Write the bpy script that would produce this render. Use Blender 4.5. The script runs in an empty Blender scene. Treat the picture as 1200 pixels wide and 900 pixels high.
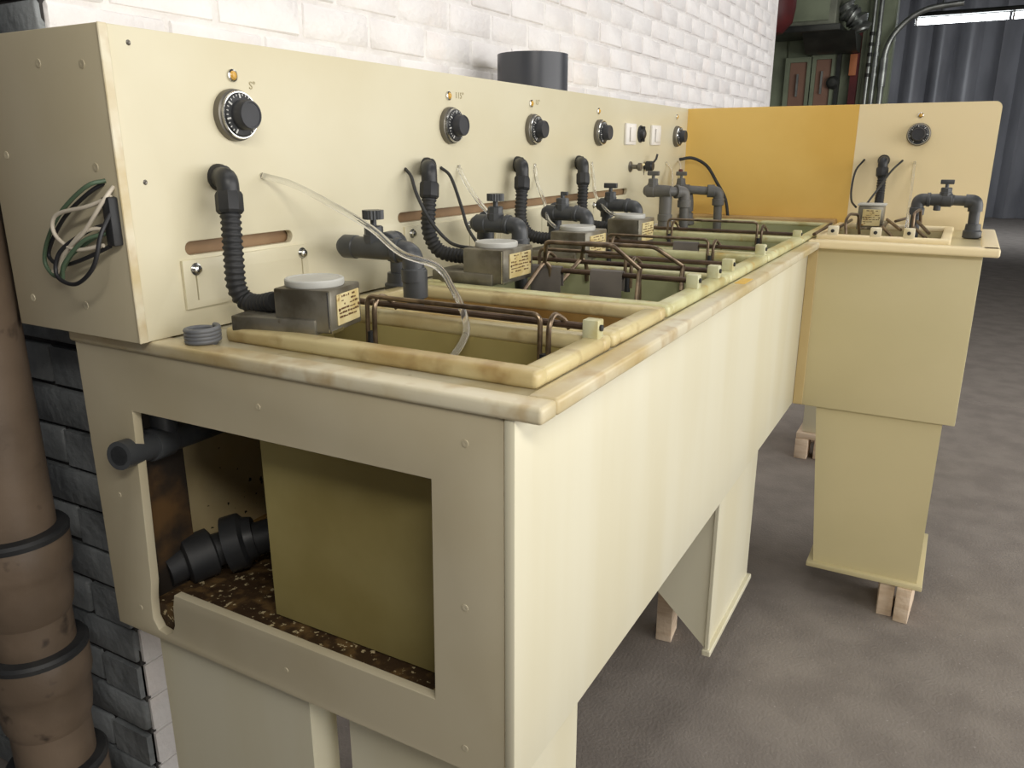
import bpy, bmesh, math, random
from mathutils import Vector, Matrix
random.seed(7)
SC = bpy.context.scene
COL = SC.collection
PI = math.pi

# ------------------------------------------------------------------ camera
cam_d = bpy.data.cameras.new('camera'); cam_d.sensor_width = 36; cam_d.lens = 928.45 / 1200 * 36
cam_d.clip_start = 0.02; cam_d.clip_end = 200
cam = bpy.data.objects.new('camera', cam_d); COL.objects.link(cam)
cam.location = (-0.669, -0.3683, 1.3611)
cam.rotation_euler = (PI / 2 - 0.2865, 0, 0.5086 - PI / 2)
SC.camera = cam

# ------------------------------------------------------------------ world, daylight, exposure
w = bpy.data.worlds.new('world'); SC.world = w; w.use_nodes = True
w.node_tree.nodes['Background'].inputs['Color'].default_value = (1.0, 0.975, 0.94, 1)
w.node_tree.nodes['Background'].inputs['Strength'].default_value = 0.21

def area(name, loc, target, sx, sy, power, col):
    d = bpy.data.lights.new(name, 'AREA'); d.shape = 'RECTANGLE'; d.size = sx; d.size_y = sy
    d.energy = power; d.color = col
    o = bpy.data.objects.new(name, d); COL.objects.link(o); o.location = loc
    o.rotation_euler = (Vector(target) - Vector(loc)).to_track_quat('-Z', 'Y').to_euler()
    return o
area('daylight_window_row', (1.9, -4.4, 1.75), (1.9, 0.4, 1.1), 7.5, 3.0, 272, (1.0, 0.98, 0.95))
area('overhead_lamp_row', (2.4, -0.3, 4.4), (2.4, -0.3, 0), 8.0, 0.8, 70, (1.0, 0.97, 0.92))
area('near_fill_light', (-0.95, -0.95, 2.2), (0.2, 0.0, 1.0), 1.0, 0.15, 18, (1.0, 0.95, 0.87))  # added fill, no lamp known here; grades brightness across the end panels
SC.view_settings.view_transform = 'Standard'; SC.view_settings.look = 'None'
SC.view_settings.gamma = 1.0; SC.view_settings.use_curve_mapping = False
SC.view_settings.exposure = 0.0

# ------------------------------------------------------------------ helpers: materials
def lin(r, g, b):
    f = lambda c: (c / 255 / 12.92) if c / 255 <= 0.04045 else ((c / 255 + 0.055) / 1.055) ** 2.4
    return (f(r), f(g), f(b), 1)

def mat(name, c1, c2=None, rough=0.5, metal=0.0, scale=6.0, stretch=(1, 1, 1), lo=0.35, hi=0.7,
        bump=0.0, bscale=60.0, c3=None, s3=20.0, lo3=0.6, hi3=0.7, sss=0.0, emit=None, estr=0.0,
        trans=0.0, ior=1.45, spec=0.5, detail=6.0, rough2=None, thru=0.0):
    m = bpy.data.materials.new(name); m.use_nodes = True
    nt = m.node_tree; N = nt.nodes; L = nt.links
    b = N['Principled BSDF']
    b.inputs['Roughness'].default_value = rough; b.inputs['Metallic'].default_value = metal
    b.inputs['IOR'].default_value = ior; b.inputs['Specular IOR Level'].default_value = spec
    b.inputs['Base Color'].default_value = c1
    if trans: b.inputs['Transmission Weight'].default_value = trans
    if sss:
        b.inputs['Subsurface Weight'].default_value = sss
        b.inputs['Subsurface Radius'].default_value = (0.02, 0.017, 0.009)
        b.inputs['Subsurface Scale'].default_value = 1.0
    if emit:
        b.inputs['Emission Color'].default_value = emit; b.inputs['Emission Strength'].default_value = estr
    tc = None
    def coords(st):
        nonlocal tc
        if tc is None: tc = N.new('ShaderNodeNewGeometry')
        mp = N.new('ShaderNodeMapping'); mp.inputs['Scale'].default_value = st
        L.new(tc.outputs['Position'], mp.inputs['Vector']); return mp.outputs['Vector']
    last = None
    if c2 is not None:
        n = N.new('ShaderNodeTexNoise'); n.inputs['Scale'].default_value = scale; n.inputs['Detail'].default_value = detail
        L.new(coords(stretch), n.inputs['Vector'])
        r = N.new('ShaderNodeMapRange'); r.inputs['From Min'].default_value = lo; r.inputs['From Max'].default_value = hi
        r.interpolation_type = 'SMOOTHSTEP'
        L.new(n.outputs['Fac'], r.inputs['Value'])
        mx = N.new('ShaderNodeMix'); mx.data_type = 'RGBA'
        mx.inputs['A'].default_value = c1; mx.inputs['B'].default_value = c2
        L.new(r.outputs['Result'], mx.inputs['Factor']); last = mx.outputs['Result']
        if rough2 is not None:
            rm = N.new('ShaderNodeMapRange'); rm.inputs['To Min'].default_value = rough; rm.inputs['To Max'].default_value = rough2
            L.new(r.outputs['Result'], rm.inputs['Value']); L.new(rm.outputs['Result'], b.inputs['Roughness'])
    if c3 is not None:
        n = N.new('ShaderNodeTexNoise'); n.inputs['Scale'].default_value = s3; n.inputs['Detail'].default_value = 3
        L.new(coords((1, 1, 1)), n.inputs['Vector'])
        r = N.new('ShaderNodeMapRange'); r.inputs['From Min'].default_value = lo3; r.inputs['From Max'].default_value = hi3
        L.new(n.outputs['Fac'], r.inputs['Value'])
        mx = N.new('ShaderNodeMix'); mx.data_type = 'RGBA'; mx.inputs['B'].default_value = c3
        if last: L.new(last, mx.inputs['A'])
        else: mx.inputs['A'].default_value = c1
        L.new(r.outputs['Result'], mx.inputs['Factor']); last = mx.outputs['Result']
    if last: L.new(last, b.inputs['Base Color'])
    if thru:
        tl = N.new('ShaderNodeBsdfTranslucent'); tl.inputs['Color'].default_value = c1
        if last: L.new(last, tl.inputs['Color'])
        ms = N.new('ShaderNodeMixShader'); ms.inputs['Fac'].default_value = thru
        L.new(b.outputs['BSDF'], ms.inputs[1]); L.new(tl.outputs['BSDF'], ms.inputs[2])
        L.new(ms.outputs['Shader'], N['Material Output'].inputs['Surface'])
    if bump:
        n = N.new('ShaderNodeTexNoise'); n.inputs['Scale'].default_value = bscale; n.inputs['Detail'].default_value = 5
        L.new(coords((1, 1, 1)), n.inputs['Vector'])
        bp = N.new('ShaderNodeBump'); bp.inputs['Strength'].default_value = bump; bp.inputs['Distance'].default_value = 0.01
        L.new(n.outputs['Fac'], bp.inputs['Height']); L.new(bp.outputs['Normal'], b.inputs['Normal'])
    return m

M = {}
M['cream'] = mat('cream_plastic', thru=.12, c1=lin(234, 229, 205), c2=lin(228, 221, 192), rough=0.36, scale=7.0, stretch=(1, 1, .12), bump=0.03, bscale=9)
M['panel'] = mat('backsplash_plastic', lin(216, 209, 182), lin(208, 199, 168), rough=0.38, scale=2.5, bump=0.02, bscale=9)
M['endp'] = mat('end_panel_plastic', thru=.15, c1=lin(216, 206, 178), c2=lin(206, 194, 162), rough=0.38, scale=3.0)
M['wingc'] = mat('wing_plastic', thru=.12, c1=lin(220, 207, 164), c2=lin(212, 200, 156), rough=0.34, scale=2.0)
M['wingp'] = mat('wing_panel_plastic', c1=lin(243, 224, 178), c2=lin(240, 224, 186), rough=0.38, scale=2.0)
M['seam'] = mat('seam_plastic', lin(196, 174, 124), lin(184, 160, 110), rough=0.36, scale=3)
M['amber'] = mat('amber_plastic', c1=lin(236, 198, 112), c2=lin(226, 184, 94), rough=0.36, scale=2.5)
M['rim'] = mat('stained_rim_plastic', lin(216, 208, 182), lin(192, 172, 124), rough=0.28, scale=11, stretch=(.5, .5, 1), lo=.40, hi=.72, c3=lin(176, 148, 98), s3=24, lo3=.52, hi3=.85, bump=.04, bscale=40)
M['deck'] = mat('stained_deck_plastic', thru=.28, c1=lin(216, 209, 182), c2=lin(196, 178, 130), rough=0.3, scale=8, lo=.42, hi=.75, c3=lin(160, 132, 80), s3=30, lo3=.64, hi3=.80, bump=.03, bscale=30)
M['frame'] = mat('stained_frame_plastic', lin(206, 192, 146), lin(168, 140, 86), rough=0.3, scale=12, stretch=(.5, .5, 1), lo=.38, hi=.75, c3=lin(140, 110, 62), s3=26, lo3=.54, hi3=.86, bump=.05, bscale=40)
M['gframe'] = mat('greenish_frame_plastic', lin(206, 204, 160), lin(176, 166, 112), rough=0.3, scale=12, lo=.4, hi=.72, c3=lin(186, 160, 92), s3=26, lo3=.6, hi3=.75, bump=.08, bscale=40)
M['well_yellow'] = mat('well_yellow_plastic', thru=.28, c1=lin(194, 180, 120), c2=lin(176, 160, 100), rough=0.3, scale=5)
M['well_brown'] = mat('well_brown_plastic', thru=.28, c1=lin(186, 152, 92), c2=lin(150, 112, 58), rough=0.4, scale=6, stretch=(1, 1, 2))
M['well_green'] = mat('well_green_plastic', thru=.28, c1=lin(196, 198, 158), c2=lin(172, 176, 130), rough=0.3, scale=6)
M['spatter'] = mat('spattered_panel', lin(206, 188, 144), lin(186, 162, 112), rough=0.5, scale=4, c3=lin(28, 20, 12), s3=70, lo3=.68, hi3=.70)
M['grime'] = mat('dark_grime', lin(60, 42, 22), lin(104, 80, 46), rough=0.7, scale=40, lo=.45, hi=.65, c3=lin(196, 180, 140), s3=110, lo3=.62, hi3=.66, bump=.4, bscale=50)
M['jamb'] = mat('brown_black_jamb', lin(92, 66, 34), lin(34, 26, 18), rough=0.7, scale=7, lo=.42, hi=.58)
M['ledge'] = mat('brown_stained_ledge', lin(196, 166, 116), lin(160, 126, 80), rough=0.45, scale=9)
M['brownslot'] = mat('brown_slot', lin(150, 122, 90), lin(132, 104, 74), rough=0.6, scale=12)
M['pvc'] = mat('dark_grey_pvc', lin(74, 76, 78), lin(62, 64, 66), rough=0.38, scale=14, bump=.02, bscale=60)
M['pvcw'] = mat('weathered_grey_pvc', lin(104, 102, 98), lin(88, 88, 86), rough=0.5, scale=12)
M['black'] = mat('black_plastic', lin(42, 43, 45), lin(52, 53, 54), rough=0.42, scale=20)
M['rubber'] = mat('black_rubber', lin(36, 37, 39), lin(50, 50, 50), rough=0.55, scale=20)
M['stub'] = mat('dark_duct_plastic', lin(66, 68, 74), lin(58, 60, 66), rough=0.32, scale=5)
M['knob'] = mat('dark_knob', lin(56, 57, 62), lin(50, 51, 54), rough=0.45, scale=20)
M['chrome'] = mat('chrome', lin(210, 210, 208), rough=0.22, metal=1)
M['pewter'] = mat('pewter_ring', lin(120, 116, 108), rough=0.4, metal=0.7)
M['steel'] = mat('tarnished_steel', lin(150, 146, 134), lin(104, 98, 84), rough=0.42, metal=0.75, scale=18, lo=.35, hi=.7, c3=lin(90, 70, 46), s3=40, lo3=.66, hi3=.78, bump=.06, bscale=60)
M['bronze'] = mat('browned_wire', lin(138, 120, 98), lin(92, 78, 64), rough=0.32, metal=0.7, scale=40)
M['rod'] = mat('brown_rod', lin(98, 80, 66), lin(72, 58, 48), rough=0.4, metal=0.45, scale=30)
M['lid'] = mat('grey_lid', lin(196, 196, 190), lin(180, 180, 174), rough=0.45, scale=12)
M['brass'] = mat('gilt_plate', lin(226, 212, 164), lin(206, 184, 124), rough=0.4, metal=0.1, scale=30, c3=lin(140, 96, 44), s3=60, lo3=.62, hi3=.72)
M['print'] = mat('dark_print', lin(92, 60, 28), rough=0.6)
M['white'] = mat('white_switch', lin(236, 232, 226), lin(226, 220, 212), rough=0.45, scale=10)
M['whiteprint'] = mat('white_print', lin(206, 206, 202), rough=0.6)
M['pencil'] = mat('pencil_mark', lin(176, 166, 134), rough=0.8)
M['amberlens'] = mat('amber_lens', lin(206, 160, 70), rough=0.2)
M['block'] = mat('pale_rod_block', lin(204, 204, 170), lin(186, 176, 124), rough=0.35, scale=30)
M['wblock'] = mat('white_rod_block', lin(226, 218, 192), lin(214, 200, 160), rough=0.4, scale=30)
M['clip'] = mat('grey_clip', lin(112, 106, 100), lin(96, 92, 88), rough=0.5, scale=20)
M['clear'] = mat('clear_tube', (0.95, 0.95, 0.93, 1), rough=0.08, trans=0.92, ior=1.42)
M['wood'] = mat('raw_wood', lin(226, 206, 182), lin(210, 186, 158), rough=0.75, scale=12, stretch=(1, 1, 6), bump=.2, bscale=90)
M['brick'] = mat('white_painted_brick', lin(238, 235, 234), lin(230, 226, 225), rough=0.5, scale=8, bump=.4, bscale=60, c3=lin(238, 230, 226), s3=5, lo3=.55, hi3=.75)
M['mortar'] = mat('white_painted_mortar', lin(234, 231, 229), lin(224, 220, 218), rough=0.6, scale=20, bump=.5, bscale=70)
M['dbrick'] = mat('grey_painted_brick', lin(140, 144, 146), lin(112, 116, 118), rough=0.5, scale=10, bump=.5, bscale=50)
M['dmortar'] = mat('dark_mortar', lin(46, 44, 44), lin(70, 68, 66), rough=0.8, scale=20)
M['floor'] = mat('grey_concrete', lin(140, 133, 126), lin(126, 119, 113), rough=0.9, scale=7.0, lo=.3, hi=.72, c3=lin(166, 160, 156), s3=110, lo3=.66, hi3=.78, bump=.22, bscale=120, spec=.2)
M['ground'] = mat('dark_joint', lin(52, 50, 48), rough=0.9)
M['ceil'] = mat('dark_ceiling', lin(58, 60, 66), lin(48, 50, 56), rough=0.9, scale=1)
M['whitepipe'] = mat('grimy_shaded_pipe', lin(114, 98, 82), lin(94, 80, 66), rough=0.5, scale=8, c3=lin(62, 52, 44), s3=22, lo3=.62, hi3=.72, bump=.1, bscale=40)  # dark base stands in for shade on the pipe; the spots are grime
M['curtain'] = mat('dark_curtain', lin(140, 140, 144), lin(118, 118, 122), rough=0.38, scale=2, stretch=(1, 1, .3))
M['green'] = mat('pale_green_paint', lin(140, 150, 126), lin(116, 124, 104), rough=0.6, scale=3)
M['dkmetal'] = mat('dark_metal', lin(52, 54, 52), lin(70, 72, 68), rough=0.45, metal=.3, scale=6)
M['ductg'] = mat('dull_duct_metal', lin(132, 136, 120), lin(104, 108, 96), rough=0.5, metal=.2, scale=5)
M['pinkdoor'] = mat('pinkish_brown_door', lin(150, 116, 98), lin(138, 106, 90), rough=0.6, scale=3)
M['red'] = mat('dark_red_paint', lin(98, 38, 38), lin(80, 32, 34), rough=0.5, scale=6)
M['galv'] = mat('galvanised_metal', lin(170, 174, 170), lin(130, 134, 132), rough=0.35, metal=.8, scale=10)
M['orange'] = mat('orange_notice', lin(190, 120, 80), rough=0.6)
M['tube_on'] = mat('lit_tube', (1, 1, 1, 1), emit=(0.92, 0.96, 1.0, 1), estr=14)
M['tape'] = mat('yellow_tape', lin(224, 184, 84), rough=0.5)
M['wire_w'] = mat('wire_white', lin(206, 196, 178), rough=0.45)
M['wire_g'] = mat('wire_green', lin(84, 104, 82), rough=0.45)
M['wire_k'] = mat('wire_black', lin(40, 40, 42), rough=0.45)
M['coil'] = mat('grey_hose', lin(112, 114, 116), lin(98, 100, 104), rough=0.45, scale=20)

# ------------------------------------------------------------------ helpers: mesh
class B:
    def __init__(s): s.v = []; s.f = []
    def add(s, v, f):
        o = len(s.v); s.v += [Vector(p) for p in v]; s.f += [tuple(i + o for i in q) for q in f]; return s
    def bm(s, bm):
        bm.verts.index_update(); s.add([v.co.copy() for v in bm.verts], [[v.index for v in f.verts] for f in bm.faces]); bm.free(); return s
    def box(s, x0, x1, y0, y1, z0, z1, bev=0.0, seg=2, rot=None, mtx=None):
        bm = bmesh.new(); bmesh.ops.create_cube(bm, size=1)
        for v in bm.verts:
            v.co = Vector(((x0 + x1) / 2 + v.co.x * (x1 - x0), (y0 + y1) / 2 + v.co.y * (y1 - y0), (z0 + z1) / 2 + v.co.z * (z1 - z0)))
        if bev: bmesh.ops.bevel(bm, geom=list(bm.edges), offset=bev, segments=seg, profile=0.5, affect='EDGES')
        if mtx is not None: bm.transform(mtx)
        return s.bm(bm)
    def tube(s, path, r, n=12, cap=True):
        P = [Vector(p) for p in path]; k = len(P)
        T = [(P[min(i + 1, k - 1)] - P[max(i - 1, 0)]).normalized() for i in range(k)]
        ref = Vector((0, 0, 1)) if abs(T[0].z) < .9 else Vector((1, 0, 0))
        u = T[0].cross(ref).normalized(); vs = []; fs = []
        for i in range(k):
            if i:
                q = T[i - 1].rotation_difference(T[i]); u = q @ u
            u = (u - T[i] * u.dot(T[i])).normalized(); w_ = T[i].cross(u)
            ri = r(i) if callable(r) else r
            for j in range(n):
                a = 2 * PI * j / n; vs.append(P[i] + (u * math.cos(a) + w_ * math.sin(a)) * ri)
        for i in range(k - 1):
            for j in range(n):
                fs.append((i * n + j, i * n + (j + 1) % n, (i + 1) * n + (j + 1) % n, (i + 1) * n + j))
        if cap: fs.append(tuple(range(n - 1, -1, -1))); fs.append(tuple((k - 1) * n + j for j in range(n)))
        return s.add(vs, fs)
    def lathe(s, prof, o, d=(0, 0, 1), n=28):
        o = Vector(o); d = Vector(d).normalized()
        u = d.cross(Vector((0, 0, 1)) if abs(d.z) < .9 else Vector((1, 0, 0))).normalized(); w_ = d.cross(u)
        vs = []; fs = []; k = len(prof)
        for (r, h) in prof:
            for j in range(n):
                a = 2 * PI * j / n; vs.append(o + d * h + (u * math.cos(a) + w_ * math.sin(a)) * max(r, 1e-5))
        for i in range(k - 1):
            for j in range(n):
                fs.append((i * n + j, i * n + (j + 1) % n, (i + 1) * n + (j + 1) % n, (i + 1) * n + j))
        if prof[0][0] > 1e-4: fs.append(tuple(range(n - 1, -1, -1)))
        if prof[-1][0] > 1e-4: fs.append(tuple((k - 1) * n + j for j in range(n)))
        return s.add(vs, fs)
    def prism(s, poly, axis, a0, a1):
        # poly in the two other axes, in xyz order
        def pt(p, a):
            return {'x': (a, p[0], p[1]), 'y': (p[0], a, p[1]), 'z': (p[0], p[1], a)}[axis]
        n = len(poly); vs = [pt(p, a0) for p in poly] + [pt(p, a1) for p in poly]
        fs = [tuple(range(n - 1, -1, -1)), tuple(range(n, 2 * n))] + [(i, (i + 1) % n, n + (i + 1) % n, n + i) for i in range(n)]
        return s.add(vs, fs)

def plate(outer, holes, axis, a0, a1, bev=0.0):
    """flat sheet with cut-outs: filled 2D curve, extruded; axis is the sheet's normal"""
    cu = bpy.data.curves.new('tmp', 'CURVE'); cu.dimensions = '2D'; cu.fill_mode = 'BOTH'
    cu.extrude = (a1 - a0) / 2 - bev; cu.bevel_depth = bev; cu.bevel_resolution = 2; cu.offset = -bev
    for lp in [outer] + holes:
        sp = cu.splines.new('POLY'); sp.points.add(len(lp) - 1); sp.use_cyclic_u = True
        for q, p in zip(sp.points, lp): q.co = (p[0], p[1], 0, 1)
    o = bpy.data.objects.new('tmp', cu); COL.objects.link(o)
    dg = bpy.context.evaluated_depsgraph_get(); me = bpy.data.meshes.new_from_object(o.evaluated_get(dg))
    b = B(); c = (a0 + a1) / 2
    vs = [(v.co.x, v.co.y, v.co.z) for v in me.vertices]
    if axis == 'x': vs = [(c + z, x, y) for x, y, z in vs]
    elif axis == 'y': vs = [(x, c - z, y) for x, y, z in vs]
    else: vs = [(x, y, c + z) for x, y, z in vs]
    b.add(vs, [tuple(p.vertices) for p in me.polygons]); b.weld = True
    bpy.data.objects.remove(o); bpy.data.meshes.remove(me); bpy.data.curves.remove(cu)
    return b

def text(body, size, origin, right, up, depth=0.0006):
    cu = bpy.data.curves.new('tmp', 'FONT'); cu.body = body; cu.size = size; cu.extrude = depth; cu.resolution_u = 3
    o = bpy.data.objects.new('tmp', cu); COL.objects.link(o)
    dg = bpy.context.evaluated_depsgraph_get(); me = bpy.data.meshes.new_from_object(o.evaluated_get(dg))
    R_ = Vector(right).normalized(); U_ = Vector(up).normalized(); N_ = R_.cross(U_); O_ = Vector(origin)
    b = B(); b.add([O_ + R_ * v.co.x + U_ * v.co.y + N_ * v.co.z for v in me.vertices], [tuple(p.vertices) for p in me.polygons])
    bpy.data.objects.remove(o); bpy.data.meshes.remove(me); bpy.data.curves.remove(cu)
    return b

def mesh(b, origin, ang=35):
    me = bpy.data.meshes.new('m'); o = Vector(origin)
    me.from_pydata([tuple(v - o) for v in b.v], [], b.f); me.validate()
    bm = bmesh.new(); bm.from_mesh(me)
    if getattr(b, 'weld', False): bmesh.ops.remove_doubles(bm, verts=bm.verts, dist=1e-6)
    bmesh.ops.recalc_face_normals(bm, faces=bm.faces); bm.to_mesh(me); bm.free()
    for p in me.polygons: p.use_smooth = True
    me.set_sharp_from_angle(angle=math.radians(ang))
    return me

ROOT = {}
def thing(name, label, cat, loc, group=None):
    o = bpy.data.objects.new(name, None); COL.objects.link(o); o.location = loc; o.empty_display_size = .05
    o['label'] = label; o['category'] = cat
    if group: o['group'] = group
    ROOT[o.name] = Vector(loc); return o
def part(name, b, m, parent, label=None, ang=35, kind=None):
    base = ROOT[parent.name]; me = mesh(b, base, ang); me.materials.append(M[m])
    o = bpy.data.objects.new(name, me); COL.objects.link(o); o.parent = parent; ROOT[o.name] = base
    if label: o['label'] = label
    if kind: o['kind'] = kind
    return o
def single(name, b, m, label, cat, group=None, ang=35):
    zs = min(v.z for v in b.v); n = len(b.v)
    loc = Vector((sum(v.x for v in b.v) / n, sum(v.y for v in b.v) / n, zs))
    me = mesh(b, loc, ang); me.materials.append(M[m])
    o = bpy.data.objects.new(name, me); COL.objects.link(o); o.location = loc
    o['label'] = label; o['category'] = cat
    if group: o['group'] = group
    ROOT[o.name] = loc; return o
def struct(name, b, m, label=None, ang=35):
    me = mesh(b, (0, 0, 0), ang); me.materials.append(M[m])
    o = bpy.data.objects.new(name, me); COL.objects.link(o); o['kind'] = 'structure'
    if label: o['label'] = label
    ROOT[o.name] = Vector((0, 0, 0)); return o

def fillet(pts, r, seg=6):
    P = [Vector(p) for p in pts]; out = [P[0]]
    for i in range(1, len(P) - 1):
        a = (P[i - 1] - P[i]); c = (P[i + 1] - P[i]); d = min(r, a.length * .49, c.length * .49)
        p0 = P[i] + a.normalized() * d; p2 = P[i] + c.normalized() * d
        for k in range(seg + 1):
            t = k / seg; out.append(p0 * (1 - t) ** 2 + P[i] * 2 * t * (1 - t) + p2 * t * t)
    out.append(P[-1]); return out
def spline(pts, seg=8):
    P = [Vector(p) for p in pts]; Q = [P[0] * 2 - P[1]] + P + [P[-1] * 2 - P[-2]]; out = []
    for i in range(1, len(Q) - 2):
        p0, p1, p2, p3 = Q[i - 1:i + 3]
        for k in range(seg):
            t = k / seg
            out.append(.5 * ((2 * p1) + (p2 - p0) * t + (2 * p0 - 5 * p1 + 4 * p2 - p3) * t * t + (3 * p1 - p0 - 3 * p2 + p3) * t ** 3))
    out.append(P[-1]); return out
def resample(path, step):
    P = [Vector(p) for p in path]; L_ = [0]
    for a, b in zip(P, P[1:]): L_.append(L_[-1] + (b - a).length)
    n = max(2, int(L_[-1] / step)); out = []; j = 0
    for i in range(n + 1):
        s = L_[-1] * i / n
        while j < len(P) - 2 and L_[j + 1] < s: j += 1
        t = (s - L_[j]) / max(1e-9, L_[j + 1] - L_[j]); out.append(P[j].lerp(P[j + 1], t))
    return out

# ================================================================== THE SETTING
# ---- floor of concrete slabs with open joints
floor = struct('floor', B().box(-6, 24, -9, 9, -.12, -.02), 'ground', 'grey concrete floor')
for (x0, x1) in ((-6, .2 - 3.9), (-3.692, 4.32), (4.33, 9.6), (9.61, 24)):
    for (y0, y1) in ((-9, -3.2), (-3.192, 2.4), (2.408, 9)):
        part('slab', B().box(x0, x1, y0, y1, -.03, 0, .003, 1), 'floor', floor)
ceil = struct('ceiling', B().box(-6, 24, -9, 9, 5.0, 5.1), 'ceil', 'dark ceiling')

struct('wall_shade', B().box(-6, .12, 1.62, 1.74, 0, 5.0), 'ceil', 'unseen dark wall added to shade the pipe side')  # added out of view to block ambient light from the pipe side
# ---- left wall: white painted brick with a grey painted end
WX0, WX1, WY0, WY1, WZ1 = .10, 5.0, .84, 1.62, 5.0
wall = struct('wall_left', B().box(WX0 + .006, WX1 - .006, WY0 + .0025, WY1, 0, WZ1), 'mortar', 'white painted brick wall')
bl, bh, jt = .205, .0655, .0095
def brick_mesh(lx, ly, lz, seed, m):
    rnd = random.Random(seed)
    b = B().box(-lx / 2, lx / 2, -ly / 2, ly / 2, -lz / 2, lz / 2, .004, 1)
    for v in b.v: v += Vector((rnd.uniform(-.0012, .0012), rnd.uniform(-.0012, .0012), rnd.uniform(-.0012, .0012)))
    me = mesh(b, (0, 0, 0), 50); me.materials.append(M[m]); return me
full = [brick_mesh(bl, .05, bh, i, 'brick') for i in range(4)]
head = [brick_mesh(.05, .20, bh, 10 + i, 'dbrick') for i in range(4)]
headw = [brick_mesh(.098, .05, bh, 20 + i, 'brick') for i in range(3)]
def brick(me, loc):
    o = bpy.data.objects.new('brick', me); COL.objects.link(o); o.location = loc; o.parent = wall
    o.rotation_euler = (random.uniform(-.006, .006), random.uniform(-.006, .006), random.uniform(-.006, .006)); return o
rest = B(); nb = 0
rows = int(WZ1 / (bh + jt))
for r in range(rows):
    z = (r + .5) * (bh + jt); x = WX0; k = 0
    while x < WX1 - .02:
        L_ = .098 if (k == 0 and r % 2) else bl
        if x + L_ > WX1: break
        cx = x + L_ / 2; dy = random.uniform(0, .003); c = (cx, WY0 + .025 - dy, z)
        vis = 1.47 < z < 1.60 + .155 * cx and (z > 1.50 or cx > .0)
        if vis and nb < 250:
            brick((headw if L_ < .1 else full)[random.randrange(3)], c); nb += 1
        else:
            rest.box(c[0] - L_ / 2, c[0] + L_ / 2, c[1] - .025, c[1] + .025, z - bh / 2, z + bh / 2)
        x += L_ + jt; k += 1
    y = WY0 + .003
    k = 0
    while y < WY1 - .05:
        L_ = .20 if not (k == 0 and r % 2) else .098
        cy = y + L_ / 2
        y += L_ + jt; k += 1
part('brickwork', rest, 'brick', wall, kind='stuff')
# grey-painted end of the wall: its own backing and its own bricks
endb = part('wall_end', B().box(WX0 - .004, WX0 + .03, WY0 + .004, WY1, 0, WZ1), 'dmortar', wall, 'dark mortar at the wall end')
erest = B()
for r in range(rows):
    z = (r + .5) * (bh + jt); y = WY0 + .004 - (.10 if r % 2 else 0)
    while y < WY1 - .03:
        y0 = max(y, WY0 + .004); y1 = min(y + .20, WY1)
        c = (WX0 + .014 - random.uniform(0, .006), (y0 + y1) / 2, z)
        if .15 < z < 1.62 and y1 - y0 > .15 and y0 < 1.25:
            brick(head[random.randrange(4)], c).scale = (1, (y1 - y0) / .20, 1)
        else:
            erest.box(c[0] - .025, c[0] + .025, y0, y1, z - bh / 2, z + bh / 2)
        y += .2095
part('brickwork', erest, 'dbrick', wall, kind='stuff')

# ---- far green-painted wall with doors, beyond the brick wall
GX = 9.0
gw = struct('wall_far', B().box(GX, GX + .2, .50, 8.9, 0, 5), 'green', 'pale green painted partition wall')
for i in range(16):
    y0 = .52 + i * .26
    part('panel', B().box(GX - .02, GX, y0, y0 + .245, 0, 5, .006, 1), 'green', gw)
struct('wall_dark', B().box(GX + .2, 24, 8.9, 9.0, 0, 5), 'ceil')
def door(n, y0, y1, zt, m):
    d = struct('door_%d' % n, B().box(GX - .06, GX - .02, y0, y1, 0, zt, .004, 1), m, 'pinkish brown door in the green wall')
    fr = B()
    fr.box(GX - .08, GX - .02, y0 - .05, y0, 0, zt + .05); fr.box(GX - .08, GX - .02, y1, y1 + .05, 0, zt + .05); fr.box(GX - .08, GX - .02, y0, y1, zt, zt + .05)
    part('door_frame', fr, 'green', d)
    part('handle', B().box(GX - .09, GX - .06, y0 + .08, y0 + .10, zt - .35, zt - .12), 'galv', d)
door(1, 1.32, 1.50, 2.28, 'pinkdoor')
door(2, 1.07, 1.23, 2.30, 'pinkdoor')
struct('trim_1', B().box(GX - .12, GX - .02, .80, .87, 0, 2.55), 'red', 'dark red post against the green wall')
struct('trim_2', B().box(GX - .10, GX - .02, .98, 1.02, 0, 2.5), 'dkmetal', 'dark post against the green wall')

# ================================================================== MAIN SINK
ZT, ZR, ZB = 1.0992, 1.12, .632
L1, W1 = 1.7156, .7297
XF = 2.296
sink = thing('processing_sink', 'long cream plastic processing sink with deep wells, standing along the brick wall', 'sink', (1.1, .36, .0))
hole = [(.621, 1.007), (.108, 1.010), (.112, .719), (.584, .722), (.590, .700), (.592, .668), (.600, .652), (.615, .645), (.632, .648), (.642, .665), (.640, .70), (.634, .73)]
outer = [(.0, ZB), (W1, ZB), (W1, ZT), (.0, ZT)]
outer[0] = (.0148, ZB); outer[3] = (.0148, ZT)
ep = part('end_panel', plate(outer, [hole], 'x', 0, .014, .001), 'endp', sink)
for (y, z) in ((.68, .865), (.062, 1.061), (.066, .86), (.070, .665), (.363, .671), (.669, .676), (.369, 1.053)):
    part('screw', B().lathe([(.0045, 0), (.0042, .0006), (.002, .0008), (0, .0004)], (0, y, z), (-1, 0, 0), 12), 'endp', ep)
part('front_panel', B().box(-.002, L1 + .55, -.0, .0145, ZB, ZT, .004), 'cream', sink)
part('back_panel', B().box(.0145, XF, W1 - .014, W1, ZB, ZT), 'spatter', sink)
part('bottom_panel', B().box(.0145, XF, .0145, W1 - .0145, ZB + .002, ZB + .054), 'grime', sink)
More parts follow.
